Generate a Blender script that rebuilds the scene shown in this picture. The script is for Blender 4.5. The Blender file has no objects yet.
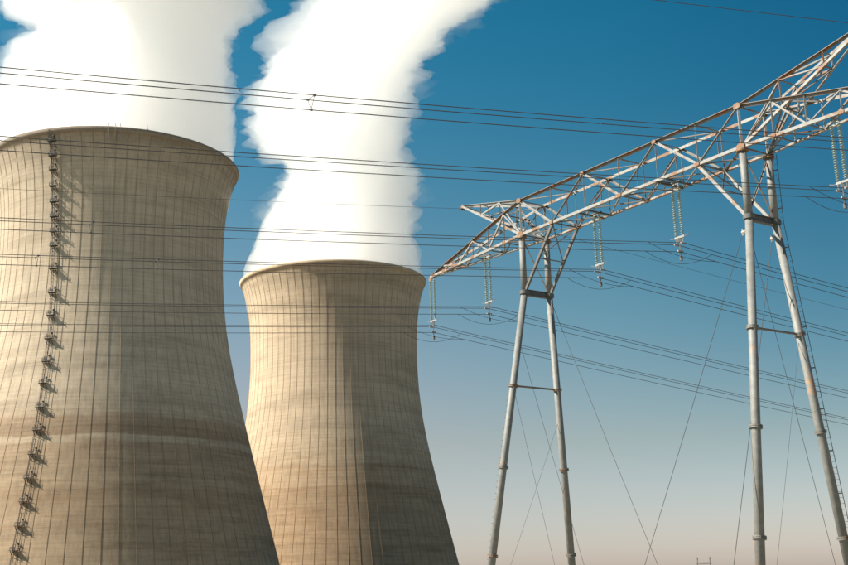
import bpy, math, random
import numpy as np
from mathutils import Vector, Matrix, noise
R = math.radians
random.seed(7)
sc = bpy.context.scene
col = sc.collection

# ------------------------------------------------------------------ camera
PITCH, ROLL = R(14.463), R(-1.696)
cp, sp, cr, sr = math.cos(PITCH), math.sin(PITCH), math.cos(ROLL), math.sin(ROLL)
r_ = Vector((1, 0, 0)); u_ = Vector((0, -sp, cp)); f_ = Vector((0, cp, sp))
right = r_*cr + u_*sr
up = u_*cr - r_*sr
cam = bpy.data.objects.new('camera', bpy.data.cameras.new('camera'))
cam.data.sensor_width = 36
cam.data.lens = 36*1201.5/848
cam.data.clip_start = 0.5
cam.data.clip_end = 30000
m = Matrix((right, up, -f_)).transposed().to_4x4()
m.translation = Vector((0, 0, 2))
cam.matrix_world = m
col.objects.link(cam)
sc.camera = cam

# ------------------------------------------------------------------ sky and sun
SUN_AZ, SUN_EL = R(259), R(42)            # azimuth clockwise from +Y
world = bpy.data.worlds.new('World'); sc.world = world; world.use_nodes = True
wt = world.node_tree
for n in list(wt.nodes): wt.nodes.remove(n)
wo = wt.nodes.new('ShaderNodeOutputWorld'); bg = wt.nodes.new('ShaderNodeBackground')
sky = wt.nodes.new('ShaderNodeTexSky'); sky.sky_type = 'NISHITA'; sky.sun_disc = False
sky.sun_elevation = SUN_EL; sky.sun_rotation = SUN_AZ
sky.air_density = 1.0; sky.dust_density = 1.0; sky.ozone_density = 2.0
SKY_STRENGTH = 0.0637
# grade: the film-like teal to beige fall-off of the real sky, by elevation only
tc = wt.nodes.new('ShaderNodeTexCoord'); sx = wt.nodes.new('ShaderNodeSeparateXYZ')
ramp = wt.nodes.new('ShaderNodeValToRGB')
wt.links.new(tc.outputs['Generated'], sx.inputs[0]); wt.links.new(sx.outputs['Z'], ramp.inputs[0])
GRADE = [(0.0, (1.046, 0.905, 0.976, 1)), (0.026, (1.032, 0.891, 0.947, 1)), (0.117, (0.827, 0.742, 0.622, 1)), (0.222, (0.481, 0.707, 0.629, 1)), (0.313, (0.269, 0.672, 0.65, 1)), (0.386, (0.141, 0.636, 0.668, 1)), (0.451, (0.085, 0.615, 0.667, 1)), (1.0, (0.085, 0.58, 0.65, 1))]
GRADE_X = [(0, (1.9, 1.3, 1.25, 1)), (.425, (1.7, 1.2, 1.15, 1)), (.575, (1, 1, 1, 1)), (.66, (.55, .76, .84, 1)), (1, (.5, .7, .8, 1))]
rampx = wt.nodes.new('ShaderNodeValToRGB')
ma = wt.nodes.new('ShaderNodeMath'); ma.operation = 'MULTIPLY_ADD'; ma.inputs[1].default_value = .5; ma.inputs[2].default_value = .5
wt.links.new(sx.outputs['X'], ma.inputs[0]); wt.links.new(ma.outputs[0], rampx.inputs[0])   # -X is the sun's side
for rp, gr in ((ramp, GRADE), (rampx, GRADE_X)):
    while len(rp.color_ramp.elements) > 1: rp.color_ramp.elements.remove(rp.color_ramp.elements[-1])
    for i, (p, c) in enumerate(gr):
        el = rp.color_ramp.elements[0] if i == 0 else rp.color_ramp.elements.new(p)
        el.position = p; el.color = c
mx = wt.nodes.new('ShaderNodeMix'); mx.data_type = 'RGBA'; mx.blend_type = 'MULTIPLY'
mx.inputs['Factor'].default_value = 1
wt.links.new(sky.outputs[0], mx.inputs[6]); wt.links.new(ramp.outputs[0], mx.inputs[7])
mx2 = wt.nodes.new('ShaderNodeMix'); mx2.data_type = 'RGBA'; mx2.blend_type = 'MULTIPLY'; mx2.inputs['Factor'].default_value = 1
fz = wt.nodes.new('ShaderNodeMapRange'); fz.interpolation_type = 'SMOOTHSTEP'; fz.inputs[1].default_value = .02; fz.inputs[2].default_value = .26
wt.links.new(sx.outputs['Z'], fz.inputs[0]); wt.links.new(fz.outputs[0], mx2.inputs['Factor'])
wt.links.new(mx.outputs[2], mx2.inputs[6]); wt.links.new(rampx.outputs[0], mx2.inputs[7])
wt.links.new(mx2.outputs[2], bg.inputs[0]); bg.inputs[1].default_value = SKY_STRENGTH
wt.links.new(bg.outputs[0], wo.inputs[0])

sl = bpy.data.lights.new('sun', 'SUN'); sl.energy = 5.0; sl.angle = R(0.53); sl.color = (1.0, 0.90, 0.75)
so = bpy.data.objects.new('sun', sl); col.objects.link(so)
sd = Vector((math.sin(SUN_AZ)*math.cos(SUN_EL), math.cos(SUN_AZ)*math.cos(SUN_EL), math.sin(SUN_EL)))
so.rotation_euler = sd.to_track_quat('Z', 'Y').to_euler()
so.location = sd*800

sc.view_settings.view_transform = 'Standard'; sc.view_settings.look = 'None'
sc.view_settings.exposure = 1.15; sc.view_settings.gamma = 1.0
sc.cycles.volume_bounces = 80; sc.cycles.max_bounces = 80
sc.cycles.diffuse_bounces = 3; sc.cycles.transparent_max_bounces = 8

# ------------------------------------------------------------------ helpers
def newmat(name):
    m = bpy.data.materials.new(name); m.use_nodes = True
    nt = m.node_tree
    return m, nt, nt.nodes['Principled BSDF']
def N(nt, t, **kw):
    n = nt.nodes.new(t)
    for k, v in kw.items():
        if hasattr(n, k): setattr(n, k, v)
        else: n.inputs[k].default_value = v
    return n
def ramp_node(nt, stops, interp='LINEAR'):
    n = nt.nodes.new('ShaderNodeValToRGB'); cr_ = n.color_ramp; cr_.interpolation = interp
    while len(cr_.elements) > 1: cr_.elements.remove(cr_.elements[-1])
    for i, (p, c) in enumerate(stops):
        if not isinstance(c, (tuple, list)): c = (c, c, c)
        e = cr_.elements[0] if i == 0 else cr_.elements.new(p)
        e.position = p; e.color = (c[0], c[1], c[2], 1)
    return n
def mathn(nt, op, a, b=None, clamp=False):
    n = nt.nodes.new('ShaderNodeMath'); n.operation = op; n.use_clamp = clamp
    for i, v in enumerate((a, b)):
        if v is None: continue
        if isinstance(v, (int, float)): n.inputs[i].default_value = v
        else: nt.links.new(v, n.inputs[i])
    return n.outputs[0]
def mixc(nt, a, b, fac, blend='MIX'):
    n = nt.nodes.new('ShaderNodeMix'); n.data_type = 'RGBA'; n.blend_type = blend
    for i, v in ((0, fac), (6, a), (7, b)):
        if isinstance(v, (int, float)): n.inputs[i].default_value = v
        elif isinstance(v, (tuple, list)): n.inputs[i].default_value = (v[0], v[1], v[2], 1)
        else: nt.links.new(v, n.inputs[i])
    return n.outputs[2]

def mesh_obj(name, verts, faces, mat, parent=None, smooth=False, loc=None):
    me = bpy.data.meshes.new(name)
    me.from_pydata([tuple(v) for v in verts], [], faces)
    if smooth: me.polygons.foreach_set('use_smooth', [True]*len(me.polygons))
    me.update()
    if mat: me.materials.append(mat)
    o = bpy.data.objects.new(name, me); col.objects.link(o)
    if parent: o.parent = parent
    if loc: o.location = loc
    return o
def share(o, parent, rotz=None, loc=None, name=None):
    c = o.copy(); col.objects.link(c); c.parent = parent
    if rotz is not None: c.rotation_euler = (0, 0, rotz)
    if loc is not None: c.location = loc
    return c
def empty(name, loc, label, cat, group=None):
    o = bpy.data.objects.new(name, None); col.objects.link(o); o.location = loc
    o['label'] = label; o['category'] = cat
    if group: o['group'] = group
    return o
def tag(o, label, cat, group=None):
    o['label'] = label; o['category'] = cat
    if group: o['group'] = group
    return o

class MB:
    """collects simple solids"""
    def __init__(s): s.v = []; s.f = []
    def add(s, v, f):
        b = len(s.v); s.v += [Vector(p) for p in v]; s.f += [[i+b for i in q] for q in f]; return s
    def prism(s, a, b, prof, upv=(0, 0, 1), prof2=None):
        a = Vector(a); b = Vector(b); ax = (b-a).normalized(); upv = Vector(upv)
        if abs(ax.dot(upv)) > .98: upv = Vector((1, 0, 0)) if abs(ax.x) < .9 else Vector((0, 1, 0))
        sx_ = ax.cross(upv).normalized(); sy_ = sx_.cross(ax).normalized()
        n = len(prof); prof2 = prof2 or prof
        v = [a+sx_*p[0]+sy_*p[1] for p in prof]+[b+sx_*p[0]+sy_*p[1] for p in prof2]
        f = [[i, (i+1) % n, n+(i+1) % n, n+i] for i in range(n)]+[list(range(n))[::-1], list(range(n, 2*n))]
        return s.add(v, f)
    def angle(s, a, b, w=.12, t=.02, upv=(0, 0, 1), flip=1):
        h = w/2
        return s.prism(a, b, [(-h*flip, -h), (h*flip, -h), (h*flip, -h+t), ((-h+t)*flip, -h+t), ((-h+t)*flip, h), (-h*flip, h)], upv)
    def ell(s, a, b, w, t, d1, d2):
        "L section whose corner leg directions are d1 and d2"
        a = Vector(a); b = Vector(b); ax = (b-a).normalized(); d1 = (d1-ax*d1.dot(ax)).normalized(); d2 = (d2-ax*d2.dot(ax)-d1*d1.dot(d2)).normalized()
        h = w/2; pr = [(-h, -h), (h, -h), (h, -h+t), (-h+t, -h+t), (-h+t, h), (-h, h)]
        v = [p+d1*x+d2*y for p in (a, b) for x, y in pr]; n = 6
        return s.add(v, [[i, (i+1) % n, n+(i+1) % n, n+i] for i in range(n)]+[list(range(n))[::-1], list(range(n, 2*n))])
    def box(s, a, b, w, h, upv=(0, 0, 1)):
        return s.prism(a, b, [(-w/2, -h/2), (w/2, -h/2), (w/2, h/2), (-w/2, h/2)], upv)
    def tube(s, a, b, r, n=8, r2=None, upv=(0, 0, 1)):
        r2 = r if r2 is None else r2
        c = [(math.cos(2*math.pi*i/n), math.sin(2*math.pi*i/n)) for i in range(n)]
        return s.prism(a, b, [(x*r, y*r) for x, y in c], upv, [(x*r2, y*r2) for x, y in c])
    def path(s, pts, r, n=5):
        pts = [Vector(p) for p in pts]; b = len(s.v)
        for i, p in enumerate(pts):
            ax = (pts[min(i+1, len(pts)-1)]-pts[max(i-1, 0)]).normalized()
            upv = Vector((0, 0, 1)) if abs(ax.z) < .95 else Vector((1, 0, 0))
            X = ax.cross(upv).normalized(); Y = X.cross(ax)
            for k in range(n):
                a = 2*math.pi*k/n; s.v.append(p+X*math.cos(a)*r+Y*math.sin(a)*r)
        for i in range(len(pts)-1):
            for k in range(n):
                s.f.append([b+i*n+k, b+i*n+(k+1) % n, b+(i+1)*n+(k+1) % n, b+(i+1)*n+k])
        return s
    def build(s, name, mat, parent=None, origin=(0, 0, 0), smooth=False):
        o = Vector(origin)
        return mesh_obj(name, [v-o for v in s.v], s.f, mat, parent, smooth)

# ------------------------------------------------------------------ materials
def tower_concrete(name, rib=False, seed=0.0, bands=None):
    m, nt, b = newmat(name)
    tcn = N(nt, 'ShaderNodeTexCoord'); P_ = tcn.outputs['Object']
    sep = N(nt, 'ShaderNodeSeparateXYZ'); nt.links.new(P_, sep.inputs[0]); Z = sep.outputs['Z']
    def noise_at(scale, nscale, detail=4, rough=.55, off=0):
        mp = N(nt, 'ShaderNodeMapping'); mp.inputs['Scale'].default_value = scale
        mp.inputs['Location'].default_value = (seed+off, seed*1.7+off, seed+off)
        nt.links.new(P_, mp.inputs[0])
        n = N(nt, 'ShaderNodeTexNoise'); n.inputs['Scale'].default_value = nscale
        n.inputs['Detail'].default_value = detail; n.inputs['Roughness'].default_value = rough
        nt.links.new(mp.outputs[0], n.inputs[0]); return n.outputs[0]
    big = noise_at((1, 1, 1.6), .035, 5)
    band = noise_at((.12, .12, 1.0), .16, 5, .65, 3)       # horizontal blotches following the lifts
    fineband = noise_at((.05, .05, 1), .9, 3, .7, 9)
    patch = noise_at((.10, .10, 1), .42, 4, .6, 43)            # irregular dark pours, mostly on the skirt
    streak = noise_at((1, 1, .03), .8, 4, .6, 17)           # run-off down the shell
    grain = noise_at((1, 1, 1), 2.2, 5, .7, 31)
    # base colour by height: browner weathered skirt, paler upper shell
    zn = mathn(nt, 'DIVIDE', Z, 165.0)
    warp = mathn(nt, 'MULTIPLY', mathn(nt, 'SUBTRACT', big, .5), .035)
    zw = mathn(nt, 'ADD', zn, warp)
    base = ramp_node(nt, bands)
    nt.links.new(zw, base.inputs[0])
    c = base.outputs[0]
    r1 = ramp_node(nt, [(.3, .72), (.5, 1.0), (.7, 1.13)]); nt.links.new(band, r1.inputs[0])
    c = mixc(nt, c, r1.outputs[0], .8, 'MULTIPLY')
    r2 = ramp_node(nt, [(.3, .80), (.6, 1.06)]); nt.links.new(streak, r2.inputs[0])
    c = mixc(nt, c, r2.outputs[0], .75, 'MULTIPLY')
    r3 = ramp_node(nt, [(.25, .78), (.5, 1.0), (.75, 1.12)]); nt.links.new(fineband, r3.inputs[0])
    c = mixc(nt, c, r3.outputs[0], .7, 'MULTIPLY')
    r4 = ramp_node(nt, [(.3, .86), (.7, 1.1)]); nt.links.new(grain, r4.inputs[0])
    c = mixc(nt, c, r4.outputs[0], .8, 'MULTIPLY')
    low = ramp_node(nt, [(.0, 1.0), (.36, .85), (.46, .12), (1, .12)]); nt.links.new(zw, low.inputs[0])
    pr = ramp_node(nt, [(.50, 0), (.60, 1)]); nt.links.new(patch, pr.inputs[0])
    c = mixc(nt, c, mixc(nt, c, (.60, .50, .42), 1, 'MULTIPLY'), mathn(nt, 'MULTIPLY', mathn(nt, 'MULTIPLY', low.outputs[0], pr.outputs[0]), .32))
    # joint of every climbing-form lift
    fr = mathn(nt, 'FRACT', mathn(nt, 'DIVIDE', Z, 1.42))
    jl = ramp_node(nt, [(0, .88), (.10, .90), (.2, 1.0), (1, 1.0)]); nt.links.new(fr, jl.inputs[0])
    c = mixc(nt, c, jl.outputs[0], .8, 'MULTIPLY')
    if rib: c = mixc(nt, c, (.80, .76, .72), 1.0, 'MULTIPLY')
    nt.links.new(c, b.inputs['Base Color'])
    b.inputs['Roughness'].default_value = .92; b.inputs['Diffuse Roughness'].default_value = .2
    b.inputs['Specular IOR Level'].default_value = .15
    bp = N(nt, 'ShaderNodeBump'); bp.inputs['Strength'].default_value = .5; bp.inputs['Distance'].default_value = .12
    h = mathn(nt, 'ADD', mathn(nt, 'MULTIPLY', grain, .6), jl.outputs[0])
    nt.links.new(h, bp.inputs['Height']); nt.links.new(bp.outputs[0], b.inputs['Normal'])
    return m
def metal_paint(name, base, rust=.5, rust_col=(.42, .16, .06), scale=.9, rough=.6, metallic=0.0):
    m, nt, b = newmat(name)
    tcn = N(nt, 'ShaderNodeTexCoord')
    n = N(nt, 'ShaderNodeTexNoise'); n.inputs['Scale'].default_value = scale; n.inputs['Detail'].default_value = 6
    n.inputs['Roughness'].default_value = .65
    nt.links.new(tcn.outputs['Object'], n.inputs[0])
    rr = ramp_node(nt, [(rust-.03, 0), (rust+.06, 1)]); nt.links.new(n.outputs[0], rr.inputs[0])
    n2 = N(nt, 'ShaderNodeTexNoise'); n2.inputs['Scale'].default_value = scale*5; n2.inputs['Detail'].default_value = 4
    nt.links.new(tcn.outputs['Object'], n2.inputs[0])
    v = ramp_node(nt, [(.3, .75), (.7, 1.1)]); nt.links.new(n2.outputs[0], v.inputs[0])
    c = mixc(nt, base, rust_col, rr.outputs[0]); c = mixc(nt, c, v.outputs[0], .9, 'MULTIPLY')
    nt.links.new(c, b.inputs['Base Color']); b.inputs['Roughness'].default_value = rough; b.inputs['Metallic'].default_value = metallic
    return m
def plain(name, c, rough=.6, metallic=0.0, var=.25, scale=3):
    m, nt, b = newmat(name)
    tcn = N(nt, 'ShaderNodeTexCoord')
    n = N(nt, 'ShaderNodeTexNoise'); n.inputs['Scale'].default_value = scale; n.inputs['Detail'].default_value = 5
    nt.links.new(tcn.outputs['Object'], n.inputs[0])
    v = ramp_node(nt, [(.3, 1-var), (.7, 1+var*.4)]); nt.links.new(n.outputs[0], v.inputs[0])
    nt.links.new(mixc(nt, c, v.outputs[0], 1, 'MULTIPLY'), b.inputs['Base Color'])
    b.inputs['Roughness'].default_value = rough; b.inputs['Metallic'].default_value = metallic
    return m
BANDS_NEAR = [(0.0, (.36, .27, .185)), (.16, (.36, .27, .185)), (.225, (.31, .225, .15)), (.235, (.38, .29, .20)),
              (.318, (.35, .26, .18)), (.322, (.44, .355, .26)), (.332, (.44, .355, .26)), (.335, (.31, .225, .155)),
              (.372, (.36, .27, .19)), (.378, (.43, .345, .255)), (.40, (.455, .375, .285)), (.62, (.49, .41, .315)), (.93, (.46, .385, .295)), (.975, (.40, .335, .26)), (1.0, (.25, .21, .17))]
BANDS_FAR = [(0.0, (.38, .275, .18)), (.20, (.38, .275, .18)), (.285, (.36, .26, .17)), (.29, (.42, .315, .215)), (.335, (.41, .31, .21)),
             (.338, (.34, .245, .165)), (.345, (.43, .335, .235)), (.45, (.455, .37, .275)), (.66, (.49, .40, .30)), (.94, (.45, .365, .27)), (1.0, (.27, .22, .17))]
M_conc = [tower_concrete('tower_concrete', False, 0.0, BANDS_NEAR), tower_concrete('tower_concrete_far', False, 71.0, BANDS_FAR)]
M_rib = [tower_concrete('rib_concrete', True, 0.0, BANDS_NEAR), tower_concrete('rib_concrete_far', True, 71.0, BANDS_FAR)]
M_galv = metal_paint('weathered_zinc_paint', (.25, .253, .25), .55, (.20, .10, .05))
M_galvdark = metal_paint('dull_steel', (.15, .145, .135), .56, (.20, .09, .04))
M_rust = metal_paint('rusty_plate', (.25, .19, .14), .42, (.20, .095, .045), 1.6)
M_leg = metal_paint('tubular_leg_zinc', (.185, .187, .182), .62, (.33, .2, .12), .5)
M_dark = plain('dark_steel', (.10, .10, .10), .6)
M_wire = plain('aluminium_conductor', (.045, .045, .048), .7)
M_glass = plain('green_glass_insulator', (.24, .31, .27), .2)
M_horn = plain('arcing_horn_steel', (.18, .18, .18), .6)
M_zinc = plain('bright_zinc_fitting', (.27, .27, .26), .5)
M_ladder = plain('ladder_steel', (.04, .04, .042), .7)

# ------------------------------------------------------------------ ground
def ground():
    m, nt, b = newmat('dry_ground_paled_for_bounce')  # unseen ground, its colour paled to bounce more light into the towers' shade
    tcn = N(nt, 'ShaderNodeTexCoord')
    n = N(nt, 'ShaderNodeTexNoise'); n.inputs['Scale'].default_value = .02; n.inputs['Detail'].default_value = 8
    nt.links.new(tcn.outputs['Object'], n.inputs[0])
    rr = ramp_node(nt, [(.3, (.11, .105, .065)), (.5, (.22, .195, .145)), (.7, (.32, .285, .225))]); nt.links.new(n.outputs[0], rr.inputs[0])
    nt.links.new(rr.outputs[0], b.inputs['Base Color']); b.inputs['Roughness'].default_value = 1
    S = 12000
    g = mesh_obj('ground', [(-S, -S, 0), (S, -S, 0), (S, S, 0), (-S, S, 0)], [[0, 1, 2, 3]], m)
    g['kind'] = 'structure'
ground()

# ------------------------------------------------------------------ cooling towers
ZN = np.array([0, 40, 70, 90, 105, 120, 135, 148, 158, 165.])
RN = np.array([63.62, 54.04, 47.06, 42.92, 40.77, 39.73, 39.65, 40.6, 42.47, 44.66])
def _spl():
    n = len(ZN); h = np.diff(ZN); A_ = np.eye(n); b = np.zeros(n)
    for i in range(1, n-1):
        A_[i, i-1] = h[i-1]; A_[i, i] = 2*(h[i-1]+h[i]); A_[i, i+1] = h[i]
        b[i] = 6*((RN[i+1]-RN[i])/h[i]-(RN[i]-RN[i-1])/h[i-1])
    return np.linalg.solve(A_, b)
SM_ = _spl(); KR = 1.0
def rad(z): return KR*rad0(z)
def rad0(z):
    z = min(max(z, -12), 165); i = int(np.clip(np.searchsorted(ZN, z)-1, 0, len(ZN)-2))
    h = ZN[i+1]-ZN[i]; t = z-ZN[i]; H = h
    if z < 0: return float(RN[0]-z*.28)
    return float(SM_[i]*(H-t)**3/(6*H)+SM_[i+1]*t**3/(6*H)+(RN[i]/H-SM_[i]*H/6)*(H-t)+(RN[i+1]/H-SM_[i+1]*H/6)*t)
NR = 72
def cooling_tower(loc, dz, facing, label, k):
    """profile z runs 0..165, the whole lowered by dz; facing = angle (from +X) of the side that looks to the camera"""
    root = empty('cooling_tower', loc, label, 'cooling tower', 'cooling towers of the power station')
    # shell
    zs = [-dz*-1 + 0 for _ in ()]
    z0 = dz
    zz = list(np.linspace(z0, 163.4, 84))
    prof = [(rad(z), z-dz) for z in zz]
    # thickened ring beam at the lip, then down the inside
    prof += [(rad(163.4)+.02, 163.4-dz), (rad(163.6)+.45, 163.6-dz), (rad(165)+.55, 165-dz), (rad(165)-.9, 165-dz), (rad(163)-.9, 162.6-dz), (rad(163)-.45, 162-dz)]
    prof += [(rad(z)-.4, z-dz) for z in np.linspace(160, z0, 24)]
    ns = 2*NR; v = []; f = []
    for (r, z) in prof:
        for i in range(ns):
            a = 2*math.pi*i/ns; v.append((r*math.cos(a), r*math.sin(a), z))
    for j in range(len(prof)-1):
        for i in range(ns):
            f.append([j*ns+i, j*ns+(i+1) % ns, (j+1)*ns+(i+1) % ns, (j+1)*ns+i])
    nbody = 83*ns
    sh = mesh_obj('shell', v, f, M_conc[k], root, smooth=True)
    # ribs: trapezoid fins, one mesh shared
    zz = list(np.linspace(max(z0, 0)+0.5, 163.3, 30))
    v = []; f = []
    w, dpt = .12, .075
    for z in zz:
        r = rad(z)
        v += [(r-.12, -w, z-dz), (r+dpt, -w*.75, z-dz), (r+dpt, w*.75, z-dz), (r-.12, w, z-dz)]
    for j in range(len(zz)-1):
        a = j*4
        for q in range(3): f.append([a+q, a+q+1, a+4+q+1, a+4+q])
    rib0 = None
    for i in range(NR):
        ang = 2*math.pi*i/NR
        dlt = (ang-facing+math.pi) % (2*math.pi)-math.pi
        if abs(dlt) > R(97): continue
        if rib0 is None:
            rib0 = mesh_obj('rib', v, f, M_rib[k], root); rib0.rotation_euler = (0, 0, ang)
        else: share(rib0, root, ang)
    return root
T1 = Vector((-119.695, 444.227, 0)); T2 = Vector((-44.064, 565.513, 0)); DZ2 = 16.70
FA1 = math.atan2(-T1.y, -T1.x); FA2 = math.atan2(-T2.y, -T2.x)
KR = 1.063
t1 = cooling_tower(T1, 0, FA1, 'nearer, larger cooling tower at left with a black ladder down its ribbed side', 0)
KR = 1.0
t2 = cooling_tower(T2, DZ2, FA2, 'farther and smaller-looking ribbed concrete cooling tower between the big tower and the pylon', 1)

KR = 1.063   # the fittings below sit on the near tower
def polar(ang, r, z): return Vector((r*math.cos(ang), r*math.sin(ang), z))
# access ladder with rest platforms on the near tower
def access_ladder():
    LZ = [0, 18, 57, 89, 123, 145, 164.5]; LO = [24.6, 24.3, 23.8, 25.2, 27.7, 29, 28.4]
    off = 1.1
    def pt(z, o=off, side=0): 
        lang = FA1-R(float(np.interp(z, LZ, LO))); p = polar(lang, rad(z)+o, z); t = Vector((-math.sin(lang), math.cos(lang), 0)); return p+t*side
    mb = MB()
    for s_ in (-.3, .3): mb.path([pt(z, .75, s_) for z in np.linspace(2, 164.5, 60)], .06, 4)
    for s_, o_ in ((-.42, 1.2), (.42, 1.2), (0, 1.5)): mb.path([pt(z, o_, s_) for z in np.linspace(2, 164.5, 60)], .035, 4)
    for z in np.arange(2.5, 164.5, 1.6):
        mb.path([pt(z, .75, -.3), pt(z, 1.2, -.42), pt(z, 1.5, 0), pt(z, 1.2, .42), pt(z, .75, .3)], .035, 4)
    for z in np.arange(3, 164.5, 3.0):
        for s_ in (-.3, .3): mb.tube(pt(z, 0, s_), pt(z, .75, s_), .05, 4)
    lad = mb.build('ladder', M_ladder, t1)
    lad['label'] = 'black caged ladder with rest platforms'
    first = True
    for z in [160.3, 155.5, 150.6, 144.8, 139.0, 133.6, 128.1, 122.9, 114.5, 105.7, 97.4, 88.9, 80.8, 73.1, 64.7, 56.9, 48.9, 41.1, 33.5, 25.9, 18.3, 10.5]:
        mb = MB()
        a = pt(z, .1, .1); 
        rr = random.random()
        # deck
        mb.box(pt(z, .15, .5), pt(z, 1.9, .5), 2.2, .14)
        mb.box(pt(z, .15, -.9), pt(z, 1.5, -.9), .8, .12)
        # brackets
        for s_ in (-.5, 1.5): mb.angle(pt(z-1.9, .05, s_), pt(z, 2.2, s_), .16, .05); mb.angle(pt(z+.0, .05, s_), pt(z+1.9, 1.6, s_), .1, .04)
        # rails
        for h in (.6, 1.15):
            mb.path([pt(z+h, .2, 1.6), pt(z+h, 1.9, 1.6), pt(z+h, 1.9, -.6), pt(z+h, 1.3, -1.2), pt(z+h, .2, -1.2)], .05, 4)
        for (o_, s_) in ((.3, 1.6), (1.3, 1.6), (1.9, 1.6), (1.9, .5), (1.9, -.6), (1.3, -1.2)):
            mb.tube(pt(z, o_, s_), pt(z+1.15, o_, s_), .05, 4)
        # half-height guard panel and light box
        mb.box(pt(z+.75, 1.9, -.3), pt(z+.75, 1.9, .9), .05, .5)
        mb.box(pt(z+2.0, .3, 1.0), pt(z+2.0, .9, 1.0), .5, .5)
        mb.build('rest_platform', M_ladder, lad)
access_ladder()
# rim fittings on the near tower
def rim_fittings(root, rimz, spec):
    for kind, ang in spec:
        p = lambda o, z, s=0: polar(ang, rad(165)+o, rimz+z)+Vector((-math.sin(ang), math.cos(ang), 0))*s
        mb = MB()
        if kind == 'mast':
            mb.tube(p(.1, -.5), p(.1, 1.8), .06, 6, .03); mb.box(p(.1, .2, -.3), p(.1, .2, .3), .2, .2)
            mb.build('lightning_rod', M_dark, root)
        elif kind == 'cradle':
            for s in (-2.4, 0, 1.6):
                mb.tube(p(.75, -4.6, s), p(.75, 1.0, s), .11, 6)
            for s in (-2.4, 1.6): mb.tube(p(-.5, 1.0, s), p(1.0, 1.0, s), .12, 6)
            mb.box(p(.8, -4.4, .9), p(.8, -4.4, 2.2), .5, .6); mb.box(p(.8, -4.4, -2.9), p(.8, -4.4, -1.9), .5, .6)
            mb.build('davit', M_zinc, root)
            mb = MB(); mb.tube(p(.3, 0, 0), p(.3, 2.6, 0), .07, 6, .03); mb.build('lightning_rod', M_dark, root)
        elif kind == 'arm':
            mb.tube(p(.75, -5.2), p(.75, -1.2), .22, 6); mb.tube(p(.75, -1.2), p(.75, -.3, -3.0), .18, 6); mb.tube(p(.75, -1.2), p(.2, -1.2), .15, 6)
            mb.build('bracket_arm', M_zinc, root)
rim_fittings(t1, 165, [('mast', FA1-R(28)), ('cradle', FA1-R(.5)), ('mast', FA1+R(13)), ('arm', FA1+R(49))])

# ------------------------------------------------------------------ steam
def steam_material(name, dens):
    m = bpy.data.materials.new(name); m.use_nodes = True; nt = m.node_tree
    for n in list(nt.nodes): nt.nodes.remove(n)
    o = nt.nodes.new('ShaderNodeOutputMaterial'); v = nt.nodes.new('ShaderNodeVolumeScatter')
    v.inputs['Color'].default_value = (1, 1, 1, 1); v.inputs['Density'].default_value = dens
    v.inputs['Anisotropy'].default_value = .78
    ab = nt.nodes.new('ShaderNodeVolumeAbsorption'); ab.inputs['Density'].default_value = dens*.007
    ab.inputs['Color'].default_value = (.25, .17, .08, 1); ad = nt.nodes.new('ShaderNodeAddShader')
    nt.links.new(v.outputs[0], ad.inputs[0]); nt.links.new(ab.outputs[0], ad.inputs[1]); nt.links.new(ad.outputs[0], o.inputs['Volume'])
    return m
def fbm(p, sc_, octv, seed):
    q = p/sc_+seed; s_ = 0; a = 1; tot = 0
    for _ in range(octv):
        s_ += a*2.2*abs(noise.noise(q)); tot += a; a *= .55; q = q*2.07+Vector((13.1, 7.7, 3.3))
    return s_/tot
def plume(name, axis, label, seed, mat, amp, step_z=1.3, nseg=220, back=0.0):
    """axis: list of (z, x offset, y offset, radius, lump)"""
    az = [a[0] for a in axis]
    zs = np.arange(az[0], az[-1], step_z)
    X = np.interp(zs, az, [a[1] for a in axis]); Y = np.interp(zs, az, [a[2] for a in axis])
    Rr = np.interp(zs, az, [a[3] for a in axis]); L_ = np.interp(zs, az, [a[4] for a in axis])
    v = []; f = []
    sd_ = Vector((seed, seed*2.3, seed*.7))
    for j, z in enumerate(zs):
        for i in range(nseg):
            a = 2*math.pi*i/nseg; dr = Vector((math.cos(a), math.sin(a), 0))
            p0 = Vector((X[j], Y[j], z))+dr*Rr[j]
            w = Vector((noise.noise(p0/38+sd_), noise.noise(p0/38+sd_*2), noise.noise(p0/38-sd_)))
            big = noise.noise(p0/55+sd_*3)*1.2
            n = fbm(p0+w*14, 24.0, 5, sd_)-.66
            n2 = fbm(p0+w*8, 11, 4, sd_*1.3)-.56
            fade = L_[j]
            dd = fade*(amp*(n*2.1+big*.3)+amp*1.0*n2)
            v.append(p0+dr*dd+Vector((0, 0, dd*.3*noise.noise(p0/20+sd_*5))))
    nz = len(zs)
    for j in range(nz-1):
        for i in range(nseg):
            f.append([j*nseg+i, j*nseg+(i+1) % nseg, (j+1)*nseg+(i+1) % nseg, (j+1)*nseg+i])
    f.append(list(range(nseg))[::-1]); f.append([(nz-1)*nseg+i for i in range(nseg)])
    o = mesh_obj(name, v, f, mat, None, smooth=True)
    tag(o, label, 'steam plume', 'steam plumes rising from the cooling towers')
    return o
M_steam = steam_material('steam', .095)
AX1 = [(7.5, -0.7, 46.4), (18.4, -0.7, 46.3), (30.3, -0.8, 46.2), (43.3, .8, 45.5), (50.0, 4, 42.5), (57, 8.5, 36.8), (64, 11.5, 34.5), (70.5, 3, 49), (76, 1.8, 54), (90, -3, 54), (120, -6, 58), (170, -10, 62), (180, -10, 25)]
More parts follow.
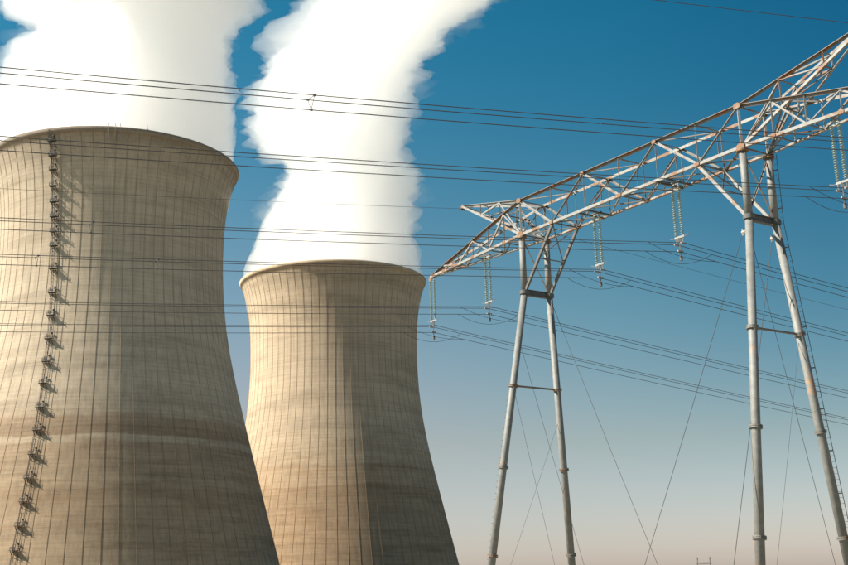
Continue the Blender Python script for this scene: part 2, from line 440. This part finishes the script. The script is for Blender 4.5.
AX2 = [(4, -.3, 43.6), (11.3, -0.6, 42.5), (17.4, 0.2, 40.9), (32.7, 1.9, 38.7), (43.1, 5.2, 37.2), (53.6, 10.3, 34.3), (64.1, 8.7, 31.2), (69.4, 1.7, 36.8), (82.8, -2.1, 40.5), (100.7, 0.3, 40.6), (109.5, -0.1, 37.2), (117.8, 9.9, 39.6), (126.1, 15.7, 42.3), (132.8, 18.3, 39.8), (139.0, 22.6, 36.8), (144.1, 28.6, 40.3), (152.0, 36.0, 46.1), (175, 58, 52), (210, 85, 56), (222, 90, 22)]
def lumpy(z): return min(1, .12+max(0, z-4)/70)
def axis_for(zr, r0, lst):
    return [(zr-14, 0, 0, r0*.93, 0), (zr-1.5, 0, 0, r0*.975, 0)]+[(zr+z, x, 0, r, lumpy(z)) for z, x, r in lst]
W_OUT = steam_material('thin_steam', .013)
p1 = plume('steam_plume', axis_for(165, 47.4, AX1), 'broad white steam plume rising out of the nearer cooling tower at left', 3.1, M_steam, 7.0)
p1.location = T1
p2 = plume('steam_plume', axis_for(165-DZ2, 44.6, AX2), 'tall billowing steam plume from the farther cooling tower, leaning right at the top', 11.7, M_steam, 8.0)
p2.location = T2
def wisp(parent, zr, lst, seed, amp, grow):
    o = plume('wisp', [(zr+z, x, 0, r+grow*lumpy(z)-.3, lumpy(z)) for z, x, r in lst], '', seed, W_OUT, amp)
    for k in ('label', 'category', 'group'): del o[k]
    o.parent = parent
wisp(p1, 165, AX1[1:-1], 5.9, 9, 0); wisp(p2, 165-DZ2, AX2[2:-1], 17.3, 11, 0)

# ------------------------------------------------------------------ portal pylon
AX, AY, PSI, L, W, HB, LA, LH, HH = 7.485, 87.214, 2.527, 21.402, 2.434, 2.694, 13.704, 8.837, 2.261
E_ = Vector((math.sin(PSI), math.cos(PSI), 0)); D_ = Vector((-math.cos(PSI), math.sin(PSI), 0))
A0 = Vector((AX, AY, 0))
def P(s, t, z): return A0+E_*s+D_*t+Vector((0, 0, z))
H0 = 28.0; H1 = H0+HB; ZC = 23.5; TL, TR, SPL = -2.488, .6345, 3.049
ORG = P(L/2, W/2, 0)
pyl = empty('portal_pylon', ORG, 'large rust-spotted lattice pylon on tubular A-frame legs in the right foreground', 'pylon')
def leg(sup, side, z):
    s0 = 0 if sup == 'L' else L; t0 = 0 if side == 'F' else W
    if z >= ZC: return P(s0, t0, z)
    k = (ZC-z)/ZC
    return P(s0+k*(TL if sup == 'L' else TR), t0+k*SPL*(-1 if side == 'F' else 1), z)
def bar(name, a, b, w=.12, mat=None, flip=1, t=None):
    mb = MB(); mb.angle(a, b, w, t or w*.22, (0, 0, 1), flip); return mb.build(name, mat or M_galv, pyl, ORG)
def plate(p, size=.5, n=None, mat=None):
    n = (n or D_).normalized(); ups = Vector((0, 0, 1)) if abs(n.z) < .9 else E_
    x = n.cross(ups).normalized(); y = x.cross(n)
    pr = [(-.5, -.3), (-.25, -.45), (.25, -.45), (.5, -.3), (.5, .25), (.2, .45), (-.2, .45), (-.5, .25)]
    mb = MB(); v = [p+x*a*size+y*b*size*.8-n*.03 for a, b in pr]+[p+x*a*size+y*b*size*.8+n*.03 for a, b in pr]
    k = 8; mb.add(v, [list(range(8))[::-1], list(range(8, 16))]+[[i, (i+1) % k, k+(i+1) % k, k+i] for i in range(k)])
    return mb.build('gusset_plate', mat or M_rust, pyl, ORG)
def lerp(a, b, t): return a+(b-a)*t

for sup in 'LR':
    for side in 'FB':
        a = leg(sup, side, H0-.1); c = leg(sup, side, ZC); g = leg(sup, side, 0)
        mb = MB(); mb.tube(g, c, .285, 18, .245); lg = mb.build('leg', M_leg, pyl, ORG, True)
        mb = MB(); mb.tube(c, a, .245, 18, .225); mb.build('leg_head', M_leg, pyl, ORG, True)
        for p in lg.data.polygons: p.use_smooth = len(p.vertices) == 4
        for z in (16.5, 10.6, 4.4):
            q = leg(sup, side, z); ax = (c-g).normalized(); r = .285-.04*z/ZC
            mb = MB(); mb.tube(q-ax*.10, q-ax*.01, r+.11, 18); mb.tube(q+ax*.01, q+ax*.10, r+.11, 18)
            mb.build('flange', M_galvdark, lg, ORG)
        q = leg(sup, side, ZC); mb = MB(); mb.tube(q-Vector((0, 0, .14)), q+Vector((0, 0, .14)), .36, 18); mb.build('flange', M_dark, lg, ORG)
        q = leg(sup, side, 27.7); mb = MB(); mb.tube(q, q+Vector((0, 0, .12)), .38, 18); mb.build('cap_plate', M_rust, pyl, ORG)
        # foundation
        mb = MB(); mb.tube(g-Vector((0, 0, .3)), g+Vector((0, 0, .5)), .7, 12); mb.build('footing', M_conc[0], pyl, ORG)
    # cross members
    mb = MB()
    for dzz in (-.2, .2): mb.box(leg(sup, 'F', ZC)+Vector((0, 0, dzz)), leg(sup, 'B', ZC)+Vector((0, 0, dzz)), .3, .06)
    mb.box(leg(sup, 'F', ZC), leg(sup, 'B', ZC), .08, .36); mb.build('crossbar', M_dark, pyl, ORG)
    mb = MB(); mb.tube(leg(sup, 'F', 16.5), leg(sup, 'B', 16.5), .075, 8); mb.build('crossbar', M_galvdark, pyl, ORG)
    # X bracing between the leg heads
    bar('brace', leg(sup, 'F', ZC+.2), leg(sup, 'B', H0-.2), .10, M_galvdark)
    bar('brace', leg(sup, 'B', ZC+.2), leg(sup, 'F', H0-.2)+Vector((0.02, 0.02, 0)), .10, M_galvdark, -1)
    # knee braces towards the middle of the beam
    sg = 1 if sup == 'L' else -1; s0 = 0 if sup == 'L' else L
    for t, side in ((0, 'F'), (W, 'B')):
        mb = MB(); mb.box(leg(sup, side, ZC+.15)+E_*sg*.2, P(s0+sg*L/6, t, H0-.1), .17, .2); mb.build('knee_brace', M_galv if sup == 'R' else M_dark, pyl, ORG)
    bar('brace', lerp(leg(sup, 'F', ZC), P(s0+sg*L/6, 0, H0), .5), lerp(leg(sup, 'B', ZC), P(s0+sg*L/6, W, H0), .5), .08, M_galvdark)
    bar('brace', lerp(leg(sup, 'F', ZC), P(s0+sg*L/6, 0, H0), .5), P(s0+sg*L/6, W, H0), .08, M_galvdark)
    bar('brace', lerp(leg(sup, 'B', ZC), P(s0+sg*L/6, W, H0), .5), P(s0+sg*L/6, 0, H0), .08, M_galvdark, -1)

# main box beam between the supports
UP = Vector((0, 0, 1))
M_brown = metal_paint('dark_brown_steel', (.17, .15, .13), .52, (.24, .12, .06))  # darker, browner colour for the front top chords
M_rustchord = metal_paint('rusting_zinc', (.29, .285, .275), .50, (.21, .11, .055), 1.2)
def flanges(front, top):
    if top: return (-D_, -UP) if front else (D_, -UP)
    return (D_, UP) if front else (-D_, UP)
hp = L/6
CH = .2
for t in (0, W):
    for z in (H0, H1):
        mb = MB(); mb.ell(P(-.1, t, z), P(L+.1, t, z), CH, .035, *flanges(t == 0, z == H1))
        mb.build('chord', M_brown if (t == 0 and z == H1) else (M_rustchord if t else M_galv), pyl, ORG)
for t in (0, W):
    o = -.06 if t == 0 else .06
    for k in range(6):
        za, zb = (H1, H0) if k % 2 == 0 else (H0, H1)
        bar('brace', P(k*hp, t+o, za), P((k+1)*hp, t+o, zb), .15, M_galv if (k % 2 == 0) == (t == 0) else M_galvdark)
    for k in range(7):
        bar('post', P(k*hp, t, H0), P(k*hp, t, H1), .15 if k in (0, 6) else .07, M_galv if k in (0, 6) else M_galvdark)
    for k in range(6):   # redundant members
        mid = P((k+.5)*hp, t+o*1.5, (H0+H1)/2)
        bar('brace', mid, P((k+.5)*hp, t+o, H0), .06, M_galvdark)
    for k in range(7):
        z = H1 if k % 2 == 0 else H0
        plate(P(k*hp, t+(-.13 if t == 0 else .13), z), .5 if k in (0, 6) else .36)
        if k in (0, 6): plate(P(k*hp, t+(-.13 if t == 0 else .13), H0), .62)
for z in (H0, H1):
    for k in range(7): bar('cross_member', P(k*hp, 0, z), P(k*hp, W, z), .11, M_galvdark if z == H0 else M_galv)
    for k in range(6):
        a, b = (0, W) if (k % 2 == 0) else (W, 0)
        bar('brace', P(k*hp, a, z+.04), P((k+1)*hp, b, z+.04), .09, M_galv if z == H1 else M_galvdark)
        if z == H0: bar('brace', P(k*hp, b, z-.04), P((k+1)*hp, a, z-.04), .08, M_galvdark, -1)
for k in (0, 2, 4, 6): # sway frames inside the beam
    bar('brace', P(k*hp, 0, H0), P(k*hp, W, H1), .07, M_galvdark)

# cantilever arms and earth-wire horns
def pyramid(sup, tip, corners, npan, inner=.09, chw=.2, rusty=True):
    """corners: front-bottom, back-bottom, front-top, back-top joined to the tip"""
    fb, bb, ft, bt = corners
    for i, cpt in enumerate(corners):
        mb = MB(); mb.ell(cpt, tip+(cpt-tip)*.005, chw, .035, *flanges(i in (0, 2), i > 1))
        mb.build('chord', M_brown if (i == 2 and (rusty or sup == 'R')) else M_galv, pyl, ORG)
    ts = [1-(1-k/npan)**1.0 for k in range(npan+1)]
    for k in range(npan):
        ta, tb = ts[k], ts[k+1]
        q = lambda c, t: lerp(c, tip, t)
        last = k == npan-1
        for (u, v, s) in ((fb, ft, 1), (bb, bt, -1)):      # side faces
            if not last:
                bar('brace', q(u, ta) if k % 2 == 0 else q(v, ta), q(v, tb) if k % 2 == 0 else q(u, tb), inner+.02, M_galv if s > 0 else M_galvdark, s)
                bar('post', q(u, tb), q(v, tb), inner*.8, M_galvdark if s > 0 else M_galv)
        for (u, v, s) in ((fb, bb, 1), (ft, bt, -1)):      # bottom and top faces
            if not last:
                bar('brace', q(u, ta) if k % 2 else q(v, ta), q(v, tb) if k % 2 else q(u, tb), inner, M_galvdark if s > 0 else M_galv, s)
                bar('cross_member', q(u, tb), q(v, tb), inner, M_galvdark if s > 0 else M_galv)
        if rusty and not last and k % 2 == 0:
            plate(q(fb, tb)-D_*.1, .38); plate(q(bt, tb)+D_*.1, .34)
for sup in 'LR':
    s0 = 0 if sup == 'L' else L; sg = -1 if sup == 'L' else 1
    cs = [P(s0, 0, H0), P(s0, W, H0), P(s0, 0, H1), P(s0, W, H1)]
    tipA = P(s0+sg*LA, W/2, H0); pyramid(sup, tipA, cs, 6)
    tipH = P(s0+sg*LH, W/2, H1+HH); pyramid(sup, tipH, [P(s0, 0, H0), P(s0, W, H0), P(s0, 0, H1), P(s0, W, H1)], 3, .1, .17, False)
    plate(tipA+Vector((0, 0, -.1)), .5, D_); plate(tipH, .4, D_)

# ladder clamped to the back leg of the right-hand support
mb = MB()
def lp(z, o, s): 
    return leg('R', 'B', z)+D_*(.55+o)+E_*s
for s in (-.2, .2): mb.path([lp(z, 0, s) for z in (.5, ZC, H0)], .022, 5)
for z in np.arange(.8, H0, .35): mb.tube(lp(z, 0, -.2), lp(z, 0, .2), .009, 4)
for z in np.arange(2, H0, 2.5): mb.tube(lp(z, -.3, 0), lp(z, 0, 0), .03, 4); mb.tube(lp(z, 0, -.2), lp(z, 0, .2), .03, 4)
mb.build('ladder', M_dark, pyl, ORG)
# step bolts up the left support's front leg
mb = MB()
for i, z in enumerate(np.arange(2.5, 16.4, .42)):
    q = leg('L', 'F', z); mb.tube(q-E_*.25, q-E_*.52-D_*.05, .022, 4)
o = mb.build('step_bolts', M_dark, pyl, ORG); o['kind'] = 'stuff'
# clamps near the crossbars
for sup, side in (('R', 'F'), ('R', 'B')):
    q = leg(sup, side, 22.6); mb = MB(); mb.tube(q-E_*.25, q-E_*.55, .12, 8); mb.tube(q-E_*.5-Vector((0, 0, .2)), q-E_*.5+Vector((0, 0, .2)), .07, 6)
    mb.build('guy_clamp', M_zinc, pyl, ORG)

# guy wires and tie rods
def guy(a, b, r=.018):
    mb = MB(); n = 12; pts = []
    ln = (Vector(b)-Vector(a)).length
    for i in range(n+1):
        t = i/n; q = lerp(a, b, t); q.z -= .006*ln*4*t*(1-t); pts.append(q)
    mb.path(pts, r, 5); return mb.build('guy_wire', M_wire, pyl, ORG)
guy(leg('L', 'B', 23.4), P(10.775, W, 0)); guy(leg('R', 'F', 22.6)-E_*.5, P(8.65, 0, 0))
guy(leg('L', 'F', 16.5), P(TL, 4.575, 0), .012); guy(leg('L', 'B', 14.4), P(TL, -2.425, 0), .012); guy(leg('L', 'F', 20), P(TL, 7.75, 0), .014)
guy(leg('R', 'F', 22.5), P(L+TR, 4.45, 0), .016); guy(leg('R', 'B', 22.6)-E_*.5, P(L+TR, -5.875, 0), .022); guy(leg('R', 'B', 16.5), P(L+TR, -2.325, 0), .012)

# ------------------------------------------------------------------ insulators
def string_mesh(h):
    """one string of cap-and-pin glass discs, top at z=0"""
    prof = []; n = int(h/.15)
    for i in range(n):
        z = -.12-i*.15
        prof += [(.035, z+.05), (.05, z+.02), (.125, z-.01), (.13, z-.03), (.05, z-.045), (.03, z-.06)]
    ns = 10; v = []; f = []
    for r, z in prof:
        for i in range(ns): a = 2*math.pi*i/ns; v.append((r*math.cos(a), r*math.sin(a), z))
    for j in range(len(prof)-1):
        for i in range(ns): f.append([j*ns+i, j*ns+(i+1) % ns, (j+1)*ns+(i+1) % ns, (j+1)*ns+i])
    return v, f
PH = [-13.5, -5.86, 6.94, 14.6, 27.27, 34.9]
HANG = ['from the far left tip of the beam', 'from the middle of the left arm',
        'just right of the left leg pair', 'just left of the right leg pair', 'near the right edge of the photo',
        'from the far right tip of the beam']
sv, sf = string_mesh(3.45); SEP = .27; ins0 = None
def make_ins():
    root = empty('insulator_set', (0, 0, 0), '', 'insulator')
    out = []
    for s in (-SEP, SEP):
        o = mesh_obj('insulator_string', sv, sf, M_glass, root, True); o.location = E_*s+Vector((0, 0, -.2))
    mb = MB(); mb.box(E_*-.42+Vector((0, 0, -3.82)), E_*.42+Vector((0, 0, -3.82)), .05, .14); mb.box(Vector((0, 0, -3.85)), Vector((0, 0, -4.15)), .06, .2)
    mb.build('yoke_plate', M_zinc, root)
    mb = MB(); mb.box(E_*-.4+Vector((0, 0, -.12)), E_*.4+Vector((0, 0, -.12)), .05, .12)
    for s in (-SEP, SEP): mb.tube(E_*s+Vector((0, 0, 0)), E_*s+Vector((0, 0, -.28)), .035, 6)
    mb.build('hanger', M_zinc, root)
    for s in (-1, 1):
        mb = MB(); mb.path([E_*s*.35+Vector((0, 0, -3.82)), E_*s*.6+Vector((0, 0, -3.84)), E_*s*.85+Vector((0, 0, -3.74))], .022, 5)
        mb.build('arcing_horn', M_horn, root)
    # suspension clamps of the triple bundle
    for s, z in ((-.285, -4.02), (.285, -4.02), (0, -4.5)):
        mb = MB(); mb.box(-D_*.24+E_*s+Vector((0, 0, z-.28)), D_*.24+E_*s+Vector((0, 0, z-.28)), .09, .1); mb.box(E_*s+Vector((0, 0, z-.26)), E_*s+Vector((0, 0, z+.16)), .06, .06)
        mb.build('clamp', M_zinc, root)
    mb = MB(); mb.tube(Vector((0, 0, -4.1)), Vector((0, 0, -5.2)), .035, 6); mb.tube(Vector((0, 0, -5.12)), Vector((0, 0, -5.42)), .1, 8)
    mb.build('counterweight', M_dark, root)
    return root
def copy_tree(o, parent=None):
    c = o.copy(); col.objects.link(c); c.parent = parent
    for ch in list(o.children): copy_tree(ch, c)
    return c
ins = make_ins()
for i, s in enumerate(PH):
    o = ins if i == 0 else copy_tree(ins)
    o.location = P(s, W/2, H0-.02)
    o['label'] = 'twin green glass insulator strings hanging '+HANG[i]; o['group'] = 'insulator sets hanging from the pylon beam'
    # hanger frame on the beam (part of the pylon)
    if 0 < s < L:
        mb = MB(); 
        for ds in (-.4, .4): mb.box(P(s+ds, 0, H0-.13), P(s+ds, W, H0-.13), .12, .1)
        mb.box(P(s-.5, W/2, H0-.05), P(s+.5, W/2, H0-.05), .2, .06)
        mb.build('hanger_beam', M_dark, pyl, ORG)

# ------------------------------------------------------------------ conductors
ANG_L, AL, KL = .233, -.0581, .000229
ANG_R, AR, KRR = .227, -.1686, .00023
def wpt(s, z0, q, de=0):
    """q<0 towards the camera side (left), q>0 away to the right"""
    if q < 0:
        dr = D_*math.cos(ANG_L)+E_*math.sin(ANG_L); t = -q
        p = P(s+de, W/2, 0)-dr*t; p.z = z0+AL*t+KL*t*t
    else:
        dr = D_*math.cos(ANG_R)+E_*math.sin(ANG_R)
        p = P(s+de, W/2, 0)+dr*q; p.z = z0+AR*q+KRR*q*q
    return p
QS = [-230, -190, -150, -125]+list(range(-110, 0, 5))+[-2.5, -1, -.3, .3, 1, 2.5]+list(range(5, 60, 5))+list(range(60, 301, 15))
WHERE = ['lowest triple wire bundle, clamped under the far left tip of the beam', 'second lowest triple wire bundle crossing the towers, clamped under the left arm',
         'third lowest triple wire bundle, clamped just right of the left leg pair', 'fourth lowest triple wire bundle, clamped just left of the right leg pair',
         'triple wire bundle crossing just below the big tower rim', 'topmost triple wire bundle crossing both steam plumes']
SPC = [[], [], [-38, -31], [-37.5], [], [-35.6]]
for i, s in enumerate(PH):
    root = empty('conductor_bundle', P(s, W/2, 23), WHERE[i], 'power line', 'triple conductor bundles of the overhead line')
    og = P(s, W/2, 23)
    for de, dz_ in ((-.285, .55), (.285, .55), (0, 0)):
        mb = MB(); mb.path([wpt(s, 23.16+dz_, q, de) for q in QS], .022, 5); mb.build('wire', M_wire, root, og)
    for top in (0, 1):     # slack jumpers under the clamps
        mb = MB(); pts = []
        for k in range(13):
            t = k/12; q = 0
            a_ = wpt(s, 23.16+(.55 if top else 0), -2.7, .285 if top else 0); b_ = wpt(s, 23.16+(0 if top else .55), 2.7, 0 if top else -.285)
            pts.append(lerp(a_, b_, t)-UP*(.35 if top else .75)*4*t*(1-t))
        mb.path(pts, .016, 5); mb.build('jumper', M_wire, root, og)
    for q in SPC[i]+[40, 95]:
        mb = MB(); pa = [wpt(s, 23.16+.55, q, -.285), wpt(s, 23.16+.55, q, .285), wpt(s, 23.16, q, 0)]
        for j in range(3):
            mb.tube(pa[j], pa[(j+1) % 3], .016, 5)
            mb.box(pa[j]-D_*.06, pa[j]+D_*.06, .07, .07)
        mb.build('spacer', M_dark, root, og)
for s, lb, ALg in ((-LH, 'thin single earth wire clamped to the tip of the left horn', -.058), (L+LH, 'thin single earth wire passing the top right corner of the photo', -.058)):
    mb = MB(); mb.path([wpt(s, H1+HH-.2, q)+Vector((0, 0, 0)) for q in QS], .014 if s < 0 else .02, 5)
    tag(mb.build('earth_wire', M_wire), lb, 'power line', 'earth wires of the overhead line')
    o = MB(); c = P(s, W/2, H1+HH); o.tube(c, c-Vector((0, 0, .28)), .06, 6); o.box(c-D_*.25-Vector((0, 0, .25)), c+D_*.25-Vector((0, 0, .25)), .12, .12)
    o.build('earth_wire_clamp', M_dark, pyl, ORG)

# ------------------------------------------------------------------ distant pylon
def far_pylon():
    c = Vector((351.5, 1600, 0)); root = empty('distant_pylon', c, 'tiny far-off pylon with two short masts at the bottom edge', 'pylon')
    w = 10
    for s in (-8, 8):
        mb = MB(); mb.box(Vector((s*1.5, -3, 0)), Vector((s, 0, 27.5)), .9, .9); mb.box(Vector((s*1.5, 3, 0)), Vector((s, .1, 27.5)), .9, .9); mb.build('leg', M_galvdark, root)
        mb = MB(); mb.box(Vector((s, 0, 29.2)), Vector((s, 0, 35)), .8, .8); mb.tube(Vector((s, 0, 33.5)), Vector((s, 0, 36.5)), 1.0, 8, .7); mb.build('mast', M_galvdark, root)
    for z in (27.6, 29.2): 
        mb = MB(); mb.box(Vector((-w, 0, z)), Vector((w, 0, z)), .5, .5); mb.build('chord', M_galvdark, root)
    for k in range(10):
        mb = MB(); x = -w+k*2; mb.box(Vector((x, 0, 27.8 if k % 2 else 29)), Vector((x+2, 0, 29 if k % 2 else 27.8)), .3, .3); mb.build('brace', M_galvdark, root)
far_pylon()
